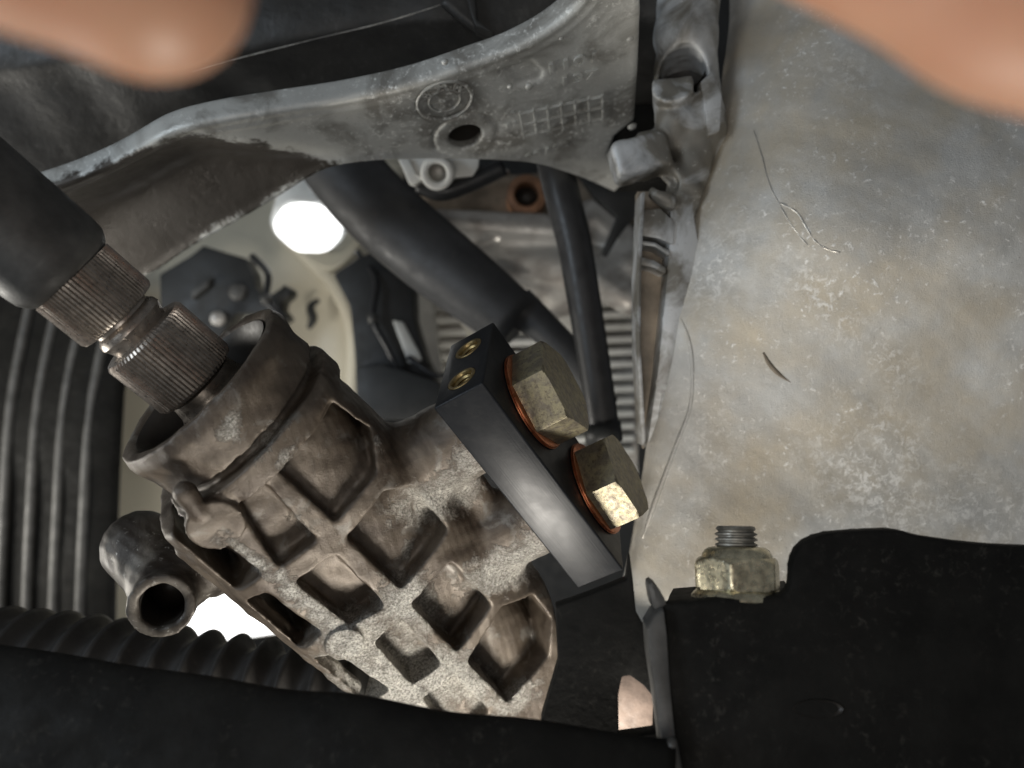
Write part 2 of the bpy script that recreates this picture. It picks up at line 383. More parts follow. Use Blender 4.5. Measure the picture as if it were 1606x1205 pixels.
# ================================================================== large structure: the castings
# ---- alloy engine support arm across the top: a plate seen from below
eO = U(760, 180, 240); e1 = nrm((.97, 0.0, .235)); en = np.array([0, -.30, -.95]); en = nrm(en - np.dot(en, e1) * e1); e2 = np.cross(e1, en)
if e2[2] > 0: e2 = -e2                                     # e2 runs down the plate
def plate_ab(px, py):
    d = U(px, py, 1.0); s = np.dot(en, eO) / np.dot(en, d); p = d * s - eO; return np.array([np.dot(p, e1), np.dot(p, e2)])
def plate_world(a, b, h): return eO + np.outer(a, e1) + np.outer(b, e2) + np.outer(h, en)
TOP = [(-60, 330), (60, 300), (150, 272), (198, 250), (260, 212), (330, 190), (430, 172), (540, 155), (650, 130), (740, 100), (800, 78), (860, 46), (905, 8), (935, -45), (985, -110)]
BOT = [(1003, -110), (1006, 20), (1002, 110), (996, 190), (965, 215), (955, 240), (975, 275), (1000, 298), (962, 300), (935, 288), (895, 272), (850, 258), (800, 252), (730, 249), (640, 250), (560, 254), (500, 275), (430, 318), (350, 365), (290, 402), (240, 436), (205, 452), (150, 462), (60, 455), (-60, 450)]
TOPs = [tuple(p) for p in catmull([(*p, 0) for p in TOP], 70)[:, :2]]; BOTs = [tuple(p) for p in BOT[:8]] + [tuple(p) for p in catmull([(*p, 0) for p in BOT[8:]], 60)[:, :2]]
A = np.array([plate_ab(*p) for p in TOPs + BOTs])
h = .62; lo = np.array([A[:, 0].min() - 3, A[:, 1].min() - 3, -26.]); hi = np.array([A[:, 0].max() + 3, A[:, 1].max() + 3, 5.])
X, Y, Z = grid3(lo, hi, h)
X2, Y2 = X[:, :, 0], Y[:, :, 0]
p2 = rpoly(X2, Y2, A, .4)
def polydist(X, Y, P):
    d = np.full(X.shape, 1e9)
    for (ax, ay), (bx, by) in zip(P[:-1], P[1:]):
        ex, ey = bx - ax, by - ay; t = np.clip(((X - ax) * ex + (Y - ay) * ey) / (ex * ex + ey * ey), 0, 1); d = np.minimum(d, np.hypot(X - ax - ex * t, Y - ay - ey * t))
    return d
topd = polydist(X2, Y2, [plate_ab(*p) for p in TOPs]); botd = polydist(X2, Y2, [plate_ab(*p) for p in BOTs[8:]])
dish = [plate_ab(*p) for p in [(-60, 350), (100, 320), (220, 255), (300, 222), (400, 240), (480, 245), (540, 252), (480, 280), (330, 372), (215, 455), (-60, 650)]]
dd = poly2(X2, Y2, np.array(dish)); hgt = np.zeros_like(p2)
dsm = 15 * (1 - np.clip((dd + 22) / 25, 0, 1)); kern = np.ones(11) / 11
for _ in range(3):
    dsm = np.apply_along_axis(lambda r: np.convolve(np.pad(r, 5, 'edge'), kern, 'valid'), 0, dsm); dsm = np.apply_along_axis(lambda r: np.convolve(np.pad(r, 5, 'edge'), kern, 'valid'), 1, dsm)
hgt -= dsm                                   # hollow underside on the left
hgt += .4 * np.exp(-((topd - 1.6) / 1.1) ** 2) + .3 * np.exp(-((topd - 5.0) / .9) ** 2)      # double lip along the upper edge
hgt += 1.2 * np.exp(-(botd / 1.6) ** 2)
hc = plate_ab(730, 214); rr = np.hypot(X2 - hc[0], Y2 - hc[1])
hgt -= .8 * np.exp(-((rr - 10.6) / .55) ** 2) * (Y2 < hc[1] + 3); hgt += .35 * (rr < 10)
ec = plate_ab(698, 159); re = np.hypot(X2 - ec[0], Y2 - ec[1]); hgt -= .7 * np.clip((9.2 - re) / .8, 0, 1)
dk = rpoly(X2, Y2, [plate_ab(*p) for p in [(780, 112), (835, 92), (855, 112), (850, 128), (805, 140)]], 1.0); hgt -= 1.0 * np.clip(-dk / .8, 0, 1)
hgt += .25 * np.sin(X2 / 9 + 1) * np.sin(Y2 / 7)
Fv = smax(smax(p2[:, :, None] + 0 * Z, Z - hgt[:, :, None], 2.0), (hgt[:, :, None] - 8.5) - Z, 3.5)
Fv = smax(Fv, -cyl(X, Y, Z, (hc[0], hc[1], 0), (0, 0.25, -1), 5.6, -12, 30), .7)
V, Q = nets(Fv, lo, h); V = plate_world(V[:, 0], V[:, 1], V[:, 2])
arm = root('engine_support_arm', 'grey cast alloy arm across the top with round emblem, cast numbers and a grid', 'bracket', U(600, 260, 250))
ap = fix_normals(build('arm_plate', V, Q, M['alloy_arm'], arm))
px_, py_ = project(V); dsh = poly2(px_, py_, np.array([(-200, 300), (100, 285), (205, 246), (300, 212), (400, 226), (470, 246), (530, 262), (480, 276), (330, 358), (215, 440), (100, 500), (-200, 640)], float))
set_attr(ap, 'bare', np.clip(.5 - dsh / 60, 0, 1))  # dark mask here: grease plus shade painted over the hollow underside
hw = hc[0] * e1 + hc[1] * e2 + eO
build('hole_shade', *lathe(hw - en * 15, en, [(-1, .1), (-1, 5.5), (12.5, 5.55)], 40, cap=False), M['bore'], arm)  # dark lining added so the hole reads as shaded
# raised lettering, emblem and date grid on the plate
def text_mesh(txt, size, extrude, bold=.0):
    cu = bpy.data.curves.new('t', 'FONT'); cu.body = txt; cu.size = size; cu.extrude = extrude; cu.align_x = 'CENTER'; cu.align_y = 'CENTER'; cu.offset = bold; cu.resolution_u = 4
    o = bpy.data.objects.new('t', cu); COL.objects.link(o); bpy.context.view_layer.update()
    me = bpy.data.meshes.new_from_object(o.evaluated_get(bpy.context.evaluated_depsgraph_get()))
    v = np.array([list(x.co) for x in me.vertices]); f = [list(p.vertices) for p in me.polygons]
    bpy.data.objects.remove(o); bpy.data.curves.remove(cu); bpy.data.meshes.remove(me); return v, f
def on_plate(v, c, rot=0.0, h0=.1):
    ca, sa = math.cos(rot), math.sin(rot); a = c[0] + v[:, 0] * ca - v[:, 1] * sa; b = c[1] - (v[:, 0] * sa + v[:, 1] * ca)
    return plate_world(a, b, v[:, 2] + h0)
for txt, (px, py), sz, rot in (('1101', (898, 97), 5.8, .05), ('137', (906, 121), 5.4, .04)):
    v, f = text_mesh(txt, sz, .8, .12); v[:, 0] *= 1.5
    build('cast_numbers', on_plate(v, plate_ab(px, py), rot), f, M['alloy'], arm, smooth=False)
em = build('emblem', *[(plate_world(w[0][:, 0] + ec[0], w[0][:, 1] + ec[1], w[0][:, 2]), w[1]) for w in [lathe((0, 0, 0), (0, 0, 1), [(-.9, 8.9), (.1, 8.9), (.45, 8.5), (.45, 8.1), (.1, 7.8), (-.5, 7.8)], 56, cap=False)]][0], M['alloy'], arm)
w = lathe((0, 0, 0), (0, 0, 1), [(-.9, 5.2), (-.1, 5.2), (.15, 5.0), (.15, 4.6), (-.1, 4.4), (-.9, 4.4)], 48, cap=False)
build('emblem_ring', plate_world(w[0][:, 0] + ec[0], w[0][:, 1] + ec[1], w[0][:, 2]), w[1], M['alloy'], em)
for ch, an in (('B', 48), ('M', 0), ('W', -48)):
    v, f = text_mesh(ch, 4.0, .75, .12); a = math.radians(an)
    v[:, 1] += 6.5; build('emblem_letter', on_plate(v, ec, a, -.45), f, M['alloy'], em, smooth=False)
for q0 in (0, 180):
    pts = [(0, 0)] + [(4.2 * math.cos(math.radians(q0 + k * 9)), 4.2 * math.sin(math.radians(q0 + k * 9))) for k in range(11)]
    v = np.array([(x, y, z) for z in (-.9, -.15) for x, y in pts]); n = len(pts)
    f = [list(range(n))[::-1], list(range(n, 2 * n))] + [[i, (i + 1) % n, n + (i + 1) % n, n + i] for i in range(n)]
    build('emblem_quadrant', on_plate(v, ec), f, M['alloy'], em, smooth=False)
def ridge(p, q, wd=.6, ht=.62, name='grid_line', mat='alloy', par=None):
    a, b = plate_ab(*p), plate_ab(*q); d = nrm(b - a); nn = np.array([-d[1], d[0]])
    V = []
    for s, e in ((a, -1), (b, 1)):
        for o, z in ((-wd, -.4), (-wd * .5, ht), (wd * .5, ht), (wd, -.4)):
            c = s + nn * o; V.append(plate_world(np.array([c[0]]), np.array([c[1]]), np.array([z]))[0])
    f = [(0, 1, 5, 4), (1, 2, 6, 5), (2, 3, 7, 6), (0, 3, 2, 1), (4, 5, 6, 7)]
    fix_normals(build(name, V, f, M[mat], par or arm, smooth=False))
gt = [(815, 178), (945, 151)]; gb = [(822, 212), (946, 186)]
for k in range(3):
    s = k / 2; p = [tuple(np.array(gt[i]) * (1 - s) + np.array(gb[i]) * s) for i in (0, 1)]; ridge(*p)
for k in range(7):
    s = k / 6; ridge(tuple(np.array(gt[0]) * (1 - s) + np.array(gt[1]) * s + (0, -4)), tuple(np.array(gb[0]) * (1 - s) + np.array(gb[1]) * s + (0, 4)))
for (x, y) in ((796, 181), (806, 178), (798, 197), (808, 194), (801, 212), (811, 210)):
    v, f = text_mesh(random.choice('835'), 3.4, .35, .15); build('cast_numbers', on_plate(v, plate_ab(x, y), .18), f, M['alloy'], arm, smooth=False)
v, f = text_mesh('00 / 98', 4.2, .35, .15); v[:, 0] *= 1.3; build('cast_numbers', on_plate(v, plate_ab(858, 236), .16), f, M['alloy'], arm, smooth=False)
for x, y, r in ((698, 99, .9), (880, 60, .8), (988, 62, 1.2), (992, 200, 1.4), (830, 137, 1.2), (800, 137, .8)):
    c = plate_ab(x, y); v, f = lathe((0, 0, -.6), (0, 0, 1), [(0, r * 1.2), (.6, r), (1.0, r * .55), (1.15, .1)], 10)
    build('casting_pip', plate_world(v[:, 0] + c[0], v[:, 1] + c[1], v[:, 2]), f, M['alloy'], arm)

# ---- dark oily pan above / behind the arm
C1 = UP([(-150, -160, 255), (200, -160, 255), (500, -160, 252), (760, -160, 250), (1080, -160, 250)])
C2 = UP([(-150, 90, 258), (150, 60, 256), (400, 40, 252), (640, 10, 250), (1080, -20, 250)])
C3 = UP([(-150, 180, 268), (150, 140, 266), (400, 110, 262), (640, 70, 260), (1080, 60, 258)])
C4 = UP([(-150, 420, 300), (150, 330, 300), (400, 230, 298), (640, 190, 296), (1080, 160, 290)])
def pan_disp(G): 
    f = G.reshape(-1, 3); return (1.1 * wnoise(f, 14, 3) + .6 * wnoise(f, 5, 5)).reshape(G.shape[:2])
pan = root('oil_pan', 'dark oily pan with a bright seam line above the alloy arm', 'oil pan', U(500, 200, 290))
build('pan_shell', *loft([C1, C2, C3, C4], 90, 60, pan_disp, 4), M['pan'], pan)
build('seam', *tube(UP([(300, 112, 249.6), (320, 106, 249.2), (345, 99, 248.8), (420, 80, 248), (500, 60, 247), (600, 36, 246.5), (690, 8, 246), (760, -20, 246)]), [.05, .22, .12, .25, .1, .26, .12, .05], 60, 6), M['seam'], pan)
V, Fc = slab([(720, -60), (742, -60), (748, 30), (775, 52), (745, 40), (738, 20)], 243, 8, .5); build('pan_rib', V, Fc, M['pan'], pan)
V, Fc = loft([UP([(690, 5, 245), (720, 30, 246), (755, 55, 248), (800, 70, 250)]), UP([(760, -60, 243), (790, -20, 246), (830, 5, 247), (870, 10, 248)]), UP([(900, -80, 243), (910, -50, 245), (920, -30, 246), (930, -20, 248)])], 20, 20, None, 3)
build('pan_pocket', V, Fc, M['pan'], pan)

# ---- big transmission housing on the right
cols = [[(1150, -160, 262), (1140, 60, 256), (1118, 220, 250), (1076, 350, 246), (1050, 470, 243), (1030, 600, 241), (1008, 740, 238), (985, 870, 236), (955, 1010, 236), (920, 1300, 236)],
        [(1190, -160, 252), (1175, 60, 246), (1150, 220, 241), (1108, 350, 238), (1080, 470, 237), (1062, 600, 236), (1042, 740, 234), (1022, 870, 232), (1000, 1010, 231), (980, 1300, 231)],
        [(1300, -160, 236), (1280, 60, 231), (1255, 220, 226), (1220, 350, 225), (1200, 470, 227), (1185, 600, 229), (1170, 740, 230), (1150, 870, 230), (1135, 1010, 229), (1120, 1300, 229)],
        [(1460, -160, 229), (1450, 60, 222), (1430, 220, 215), (1400, 350, 214), (1380, 470, 218), (1370, 600, 224), (1360, 740, 228), (1345, 870, 230), (1330, 1010, 230), (1320, 1300, 230)],
        [(1720, -160, 226), (1720, 60, 216), (1720, 220, 207), (1720, 350, 205), (1720, 470, 210), (1720, 600, 219), (1720, 740, 226), (1720, 870, 229), (1720, 1010, 230), (1720, 1300, 230)]]
def hous_disp(G):
    f = G.reshape(-1, 3); return (.55 * wnoise(f, 11, 11) + .16 * wnoise(f, 3, 12) + .06 * wnoise(f, 1.1, 13)).reshape(G.shape[:2])
hou = root('transmission_housing', 'large pale mottled cast alloy transmission housing filling the right side', 'housing', U(1300, 1100, 235))
hV, hF = loft([UP(c) for c in cols], 240, 170, hous_disp, 5)
hs_ = build('housing_shell', hV, hF, M['housing'], hou)
hx, hy = project(hV[:240 * 170])
def hsurf(px, py, off=0.0):
    k = np.argsort((hx - px) ** 2 + (hy - py) ** 2)[:4]; return U(px, py, float(hV[k, 1].mean()) + off)
build('parting_line', *tube([hsurf(x, y, .1) for x, y in catmull([(1062, 488, 0), (1080, 530, 0), (1086, 580, 0), (1082, 640, 0), (1060, 700, 0), (1032, 775, 0), (1008, 845, 0)], 24)[:, :2]], list(np.interp(np.arange(24), [0, 4, 12, 20, 23], [.2, .6, .65, .8, .3])), 48, 8), M['housing'], hou)
build('slot', *tube([hsurf(1197, 553, .3), hsurf(1206, 570, .35), hsurf(1220, 586, .4), hsurf(1240, 600, .4)], [.4, .75, .85, .5], 16, 8), M['stain'], hou)
for pts, w in (([(1182, 205), (1195, 245), (1207, 290), (1222, 320), (1238, 348), (1262, 380), (1272, 388)], .26), ([(1222, 318), (1250, 334), (1266, 360), (1280, 380), (1300, 392), (1318, 396)], .34)):
    c = catmull([(*p, 0) for p in pts], 16)[:, :2]
    build('scratch', *tube([hsurf(x, y, .05) for x, y in c], [w * (.35 + .65 * abs(math.sin(k * 1.7))) for k in range(16)], 40, 6), M['seam'], hou)

def blobs(V, L):
    px, py = project(V); out = np.zeros(len(V))
    for cx, cy, rx, ry, an, s in L:
        a = math.radians(an); x = (px - cx) * math.cos(a) + (py - cy) * math.sin(a); y = -(px - cx) * math.sin(a) + (py - cy) * math.cos(a)
        out = np.maximum(out, s * np.exp(-(x / rx) ** 2 - (y / ry) ** 2))
    return out
set_attr(hs_, 'flaky', blobs(hV, [(1370, 760, 110, 60, 35, .9), (1400, 690, 70, 40, 35, .7), (1390, 850, 60, 40, 10, .9), (1125, 415, 45, 70, 20, .7), (1290, 470, 90, 40, 45, .7), (1390, 560, 70, 30, 40, .6), (1110, 690, 40, 70, 0, .45), (1540, 800, 120, 60, 20, .6), (1330, 120, 60, 30, 40, .5)]))

# ---- cast flange between arm and housing
h = .7
lo = np.array([30., 218., 5.]); hi = np.array([80., 262., 135.])
X, Y, Z = grid3(lo, hi, h)
def P3(px, py, d): return U(px, py, d)
d = caps(X, Y, Z, P3(1085, -60, 246), P3(1075, 60, 246), 10.5, 9.5)
d = smin(d, caps(X, Y, Z, P3(1075, 60, 246), P3(1100, 200, 246), 9.0, 7.5), 4)
d = smin(d, caps(X, Y, Z, P3(1052, 110, 245), P3(1060, 190, 243), 5.5, 6.5), 3)
d = smin(d, caps(X, Y, Z, P3(1100, 200, 246), P3(1066, 330, 243), 7, 5.5), 4)
axs = (nrm((1, 0, .25)), nrm((0, 1, 0)), nrm((-.25, 0, 1)))
d = smin(d, obox(X, Y, Z, P3(1003, 250, 241), axs, (9.0, 6, 6.2), 2.5), 1.5)
d = smin(d, obox(X, Y, Z, P3(1040, 225, 246), axs, (9, 6, 4), 2), 3)
d = smin(d, caps(X, Y, Z, P3(1030, 305, 237), P3(1048, 316, 237), 2.6), 1.2)
d = smin(d, caps(X, Y, Z, P3(1048, 268, 241), P3(1085, 300, 241), 3.2), 1.2)
# bore for the missing bolt
bx = nrm((-.25, -1, .28)); d = smax(d, -cyl(X, Y, Z, P3(1071, 128, 244), bx, 7.4, -6, 40), .8)
d = smin(d, smax(cyl(X, Y, Z, P3(1056, 158, 244), bx, 6.4, -14, 8.5), -(Z - P3(1056, 128, 240)[2]) * -1, .8), .8)
d = smax(d, -cyl(X, Y, Z, P3(1043, 286, 238), nrm((-.1, -1, .2)), 4.2, -3, 30), .8)
# long flange wall with a recess
d = d + .18 * np.sin(X * .9) * np.sin(Z * .7 + Y * .5)
V, Q = nets(d, lo, h); fix_normals(build('flange', V, Q, M['flange'], hou))
V, Fc = slab([(1098, 128), (1118, 110), (1133, 150), (1130, 205), (1110, 215), (1104, 170)], 237, 6, 1.0); build('flange_gusset', V, Fc, M['flange'], hou, angle=40)
build('flange_edge', *slab([(1005, 303), (1012, 300), (1006, 420), (1005, 540), (1013, 690), (1008, 700), (1000, 560), (999, 430)], 234, 11, .4), M['flange'], hou, angle=40)
build('flange_recess', *slab([(1000, 300), (1072, 300), (1062, 440), (1040, 600), (1010, 705), (1000, 560)], 245, 5, .3), M['brownalloy'], hou, angle=40)
build('flange_wall', *slab([(1050, 330), (1085, 290), (1098, 380), (1080, 470), (1064, 590), (1036, 705), (1012, 706), (1028, 600), (1038, 500), (1046, 420)], 237.5, 10, 2.6), M['flange'], hou, angle=40)
for pts in ([(1004, 330), (1036, 326), (1060, 350), (1056, 384), (1030, 374), (1005, 370)], [(1004, 376), (1028, 380), (1052, 394), (1050, 402), (1028, 388), (1004, 384)], [(1003, 402), (1026, 408), (1046, 420), (1044, 430), (1024, 420), (1003, 416)]):
    build('flange_rib', *slab(pts, 236.5, 9, .8), M['flange'], hou, angle=40)
build('bolt_bore_shade', *lathe(P3(1071, 128, 249), bx, [(0, .1), (0, 7.0), (6, 7.0)], 36, cap=False), M['bore'], hou)  # dark lining added to shade the empty bolt hole

# ================================================================== steering box
A0 = U(400, 672, 195.0); uu = nrm(U(705, 925, 232.0) - A0)
Mc = U(560, 830, 200.0); xz = Mc / Mc[1]
# v: across the box, running up-right in the picture
b_ = 0; 
def vdir(b): return np.array([.70 + xz[0] * b, b, .72 + xz[2] * b])
b0, b1 = vdir(0) @ uu, vdir(1) @ uu; vv = nrm(vdir(-b0 / (b1 - b0))); nn = np.cross(uu, vv)
if nn[1] > 0: nn = -nn
BF = np.stack([uu, vv, nn])
def toL(p): return BF @ (np.asarray(p) - A0)
R0, PP = 24.0, 3.8
def bodyd(u, v, n):
    vs = (v + 4.0 + .04 * u) * R0 / (27.6 + .04 * u)
    return (np.abs(vs) ** PP + np.abs(n) ** PP) ** (1 / PP) - R0
def hit(px, py):
    d = U(px, py, 1.0); t = np.arange(140, 270, .1); P = (np.outer(t, d) - A0) @ BF.T
    f = bodyd(P[:, 0], P[:, 1], P[:, 2]); k = np.argmax(f < 0) if (f < 0).any() else np.argmin(f); return P[k]
# manifold bar frame (solved from the photograph's box corner)
bl = nrm((.5386, .409, -.7367)); bw = nrm((-.8406, .32, -.4367)); bd = nrm((.0585, .854, .516))
BC = U(757, 600, 172.0); KB = 172.0 / F
LB, WB, DB = 462 * KB, 96 * KB, 214 * KB
ports = [(136 * KB, 126 * KB), (362 * KB, 126 * KB)]
pc = [BC + bl * a + bd * b for a, b in ports]               # seats on the bolt side
h = .5
lo = np.array([-24., -44., -28.]); hi = np.array([126., 44., 31.])
X, Y, Z = grid3(lo, hi, h)
bod = bodyd(X, Y, Z)
d = smax(bod, np.maximum((X - 120 + ((Y + 13) / 32) ** 2 * 24) * .8, -2 - X), 2.0)
X2, Y2 = X[:, :, 0], Y[:, :, 0]
pockets = [[(434, 732), (527, 817), (588, 740), (580, 676), (518, 632)], [(368, 785), (415, 763), (494, 847), (440, 888)],
           [(549, 844), (630, 922), (700, 832), (650, 765), (605, 775)], [(466, 913), (524, 874), (601, 951), (551, 979)],
           [(648, 947), (718, 1020), (769, 950), (705, 885)], [(592, 1010), (648, 1072), (692, 1043), (628, 975)],
           [(737, 1038), (788, 956), (834, 938), (862, 975), (857, 1030), (799, 1100)], [(665, 1096), (713, 1063), (765, 1116), (720, 1160)],
           [(276, 840), (310, 828), (408, 900), (374, 924)], [(390, 943), (418, 933), (501, 995), (472, 1016)], [(495, 1034), (523, 1030), (608, 1083), (572, 1100)]]
deep = [3.8, 5.0, 5.6, 6.2, 7.4, 6.0, 8.6, 4.5, 6, 6, 6]
for poly, dp in zip(pockets, deep):
    P = np.array([hit(*p)[:2] for p in poly]); q = rpoly(X2, Y2, P, .9)[:, :, None]
    pk = smax(q - .25 - (bod + dp) * .06, -(bod + dp), 1.4)
    d = smax(d, -pk, .8)
# port bosses that run to the bar
for c in pc:
    a = toL(c + bw * (WB + .9)); ax = BF @ bw
    d = smin(d, smax(caps(X, Y, Z, a - ax * 3, a + ax * 34, 10.8, 11.8), cyl(X, Y, Z, a, ax, 40, 0, 60), .6), 3.4)
a1, a2 = [toL(c + bw * (WB + 15)) for c in pc]; d = smin(d, caps(X, Y, Z, a1, a2, 4.5, 4.5), 3.0)
a1, a2 = [toL(c + bw * (WB + 24)) for c in pc]; d = smin(d, caps(X, Y, Z, a1, a2, 7.5, 7.5), 3.0)
# sleeve, groove and ring
rad = np.sqrt(Y * Y + Z * Z)
sl = np.maximum(rad - (24.6 + .9 * np.exp(-((X + 15.5) / 3.0) ** 2) - .5 * np.clip(-X - 15, 0, 9) * .2), np.maximum(X + 5.5, -18.5 - X))
d = smin(d, smax(sl, sl, .1), 1.0)
d = smin(d, np.maximum(rad - 21.5, np.abs(X + 5) - 5), .6)
ring = np.maximum(rad - 26.2, np.abs(X - .2) - 3.0); d = smin(d, smax(ring, ring, .5), 1.2)
d = smax(d, -np.maximum(rad - 19.4, X + 1.0), 1.4)                                # bore
d = smax(d, -np.maximum(rad - (19.4 + np.clip(-15.5 - X, 0, 4) * .9), X + 15), .8)
# foundry pads and nubs
for (px, py), r, hh in (((338, 822), 6.3, 1.1), ((541, 1008), 5.0, 1.0)):
    p = hit(px, py); nrml = nrm((0, np.sign(p[1]) * abs(p[1] + 5) ** (PP - 1), abs(p[2]) ** (PP - 1)))
    nrml = nrm(nrml + np.array([0, 0, .9])); d = smin(d, cyl(X, Y, Z, p, nrml, r, -6, hh), .6)
p = hit(290, 772); d = smin(d, caps(X, Y, Z, p + np.array([0, 0, .3]), hit(310, 800), 2.6, 2.4), 1.0)
ed = [np.array([u_, -30.2 - .075 * u_, 11.5]) for u_ in (6, 30, 60, 90, 112)]
for p, q in zip(ed[:-1], ed[1:]): d = smin(d, caps(X, Y, Z, p, q, 2.3, 2.3), 1.2)
d = d + .13 * np.sin(X * .55 + 1.3 * np.sin(Y * .3)) * np.sin(Y * .6 + Z * .4) + .16 * np.sin(X * .21 + 2 * np.sin(Y * .17)) * np.cos(Y * .24 - X * .1) + .06 * np.sin(X * 1.3 + Y) * np.sin(Y * 1.5 - Z)
V, Q = nets(d, lo, h); VW = A0 + V @ BF
box = root('steering_box', 'greasy brown ribbed alloy steering box with square pockets, lower left of centre', 'steering box', U(560, 1100, 210))
bo = fix_normals(build('body', VW, Q, M['grease'], box))
bare = blobs(VW, [(360, 670, 24, 30, 60, .85), (420, 690, 60, 22, -48, .65), (445, 720, 40, 16, -50, .55), (690, 780, 95, 42, -20, 1.0), (740, 720, 40, 40, 0, .9), (800, 890, 95, 40, -25, 1.0),
                  (850, 850, 50, 50, 0, .9), (640, 950, 70, 60, 30, .95), (660, 1050, 150, 55, 15, 1.1), (560, 1010, 80, 70, 20, 1.0), (500, 960, 150, 22, 41, .9), (400, 880, 90, 16, 41, .75),
                  (720, 1060, 110, 40, 35, 1.0), (620, 1080, 120, 45, 15, 1.1), (470, 820, 40, 16, 40, .55), (345, 850, 30, 22, 20, .5), (590, 690, 14, 30, -40, .5), (810, 1095, 50, 30, -40, .9), (640, 860, 16, 40, 25, .55)])
set_attr(bo, 'bare', bare * .84 + .02)
# dark shaft seal inside the sleeve, splined shaft
sh = root('splined_shaft', 'worn brown steel shaft with fine splines entering the round sleeve', 'shaft', A0 - uu * 40)
def spl(n, dep): return lambda th, t, r: r + dep * np.where(np.abs(((th * n / (2 * math.pi)) % 1) - .5) < .25, 1, 0) * (1 if r > 8 else 0)
V, Fc = lathe(A0, uu, [(-35.5, 8.3), (-35, 10.2), (-34.2, 10.8), (-19.8, 10.8), (-19.0, 10.3), (-18.6, 8.0)], 256, spl(64, .5)); build('spline', V, Fc, M['steel'], sh, angle=30)
V, Fc = lathe(A0, uu, [(-54, 9.9), (-42.5, 9.9), (-41.6, 9.4), (-41.2, 8)], 256, spl(64, .5)); build('spline', V, Fc, M['steel'], sh, angle=30)
build('yoke', *lathe(A0, uu, [(-100, 12.5), (-60, 12.5), (-57, 12.2), (-55.5, 11.4), (-54.5, 10.6), (-53.5, 9)], 48), M['edge'], sh, angle=35)
build('neck', *lathe(A0, uu, [(-42, 7.0), (-40.4, 7.2), (-39.4, 8.2), (-38.2, 8.5), (-37, 7.9), (-35.0, 7.3)], 48), M['steel'], sh, angle=35)
build('collar', *lathe(A0, uu, [(-19, 7.6), (-18, 8.8), (-16, 9.2), (-14.6, 9.4), (-13, 10.4), (-9, 10.8)], 48), M['darksteel'], sh, angle=35)
build('shaft_seal', *lathe(A0, uu, [(-10.5, 9.6), (-9, 12.4), (-6, 13.0), (-4.4, 15.5), (-4, 19.5), (0, 19.6)], 64), M['rubber'], box, angle=35)
build('sleeve_shade', *lathe(A0, uu, [(-17.8, 20.9), (-15.2, 19.1), (-4, 18.9)], 72, cap=False), M['bore'], box)  # black lining added to keep the sleeve mouth in shade
# mounting lug, lower left
h = .6
Lc = U(256, 945, 190.0); lax = nrm((.24, -.93, -.05))
lo = Lc - 22; hi = Lc + np.array([26., 22., 24.]); X, Y, Z = grid3(lo, hi, h)
d = cyl(X, Y, Z, Lc, lax, 7.9, -9, 3.0)
d = smin(d, caps(X, Y, Z, Lc + np.array([4, 14, 6]), U(330, 880, 212), 8.5, 10), 4)
d = smin(d, caps(X, Y, Z, Lc + np.array([-6, 10, 4]), U(222, 860, 206), 8.0, 10), 4)
d = smax(d, -cyl(X, Y, Z, Lc, lax, 5.3, -12, 40), 1.0)
d = d + .15 * np.sin(X * 1.1 + Z) * np.sin(Y * .9 + Z * .6)
V, Q = nets(d, lo, h); lg = fix_normals(build('mounting_lug', V, Q, M['lug'], box))
build('lug_bore_shade', *lathe(Lc, lax, [(-15, 5.15), (-11.5, 5.15), (1.6, 5.15)], 40, cap=False), M['bore'], lg)
build('lug_shade', *lathe(Lc, lax, [(-15, 5.7), (-11, 5.7)], 32), M['bore'], lg)  # dark disc added to shade the lug hole

# ---- manifold bar with brass inserts
bar = root('manifold_bar', 'black anodised rectangular bar with two brass threaded holes in its end', 'manifold', BC + bl * LB)
V, Fc = boxmesh(BC, (bl, bw, bd), (LB, WB, DB), .55, 3)
bb = build('bar_body', V, Fc, M['bar'], bar)
cut = []
for a, b in ((6.9, 7.6), (6.9, 22.6)):
    c = BC + bw * a + bd * b
    V, Fc = lathe(c - bl * 2, bl, [(0, 4.0), (14, 4.0)], 40); co = build('cut', V, Fc, M['bore']); md = bb.modifiers.new('b', 'BOOLEAN'); md.object = co; md.solver = 'EXACT'; md.operation = 'DIFFERENCE'; cut.append(co)
bpy.context.view_layer.update()
me = bpy.data.meshes.new_from_object(bb.evaluated_get(bpy.context.evaluated_depsgraph_get())); bb.modifiers.clear(); bb.data = me
me.polygons.foreach_set('use_smooth', [True] * len(me.polygons)); me.set_sharp_from_angle(angle=math.radians(50))
for co in cut: bpy.data.objects.remove(co)
for a, b in ((6.9, 7.6), (6.9, 22.6)):
    c = BC + bw * a + bd * b
    prof = [(12, 3.95), (.1, 3.95), (-.12, 3.8), (-.12, 3.1), (.5, 2.7)] + [(.9 + k * .45, 2.35 if k % 2 else 2.75) for k in range(20)]
    ins = build('threaded_insert', *lathe(c, bl, prof, 40, cap=False), M['brass'], bar, angle=40)
    build('hole_bottom_shade', *lathe(c + bl * 9, bl, [(0, 2.9), (1, 2.9)], 24), M['bore'], ins)
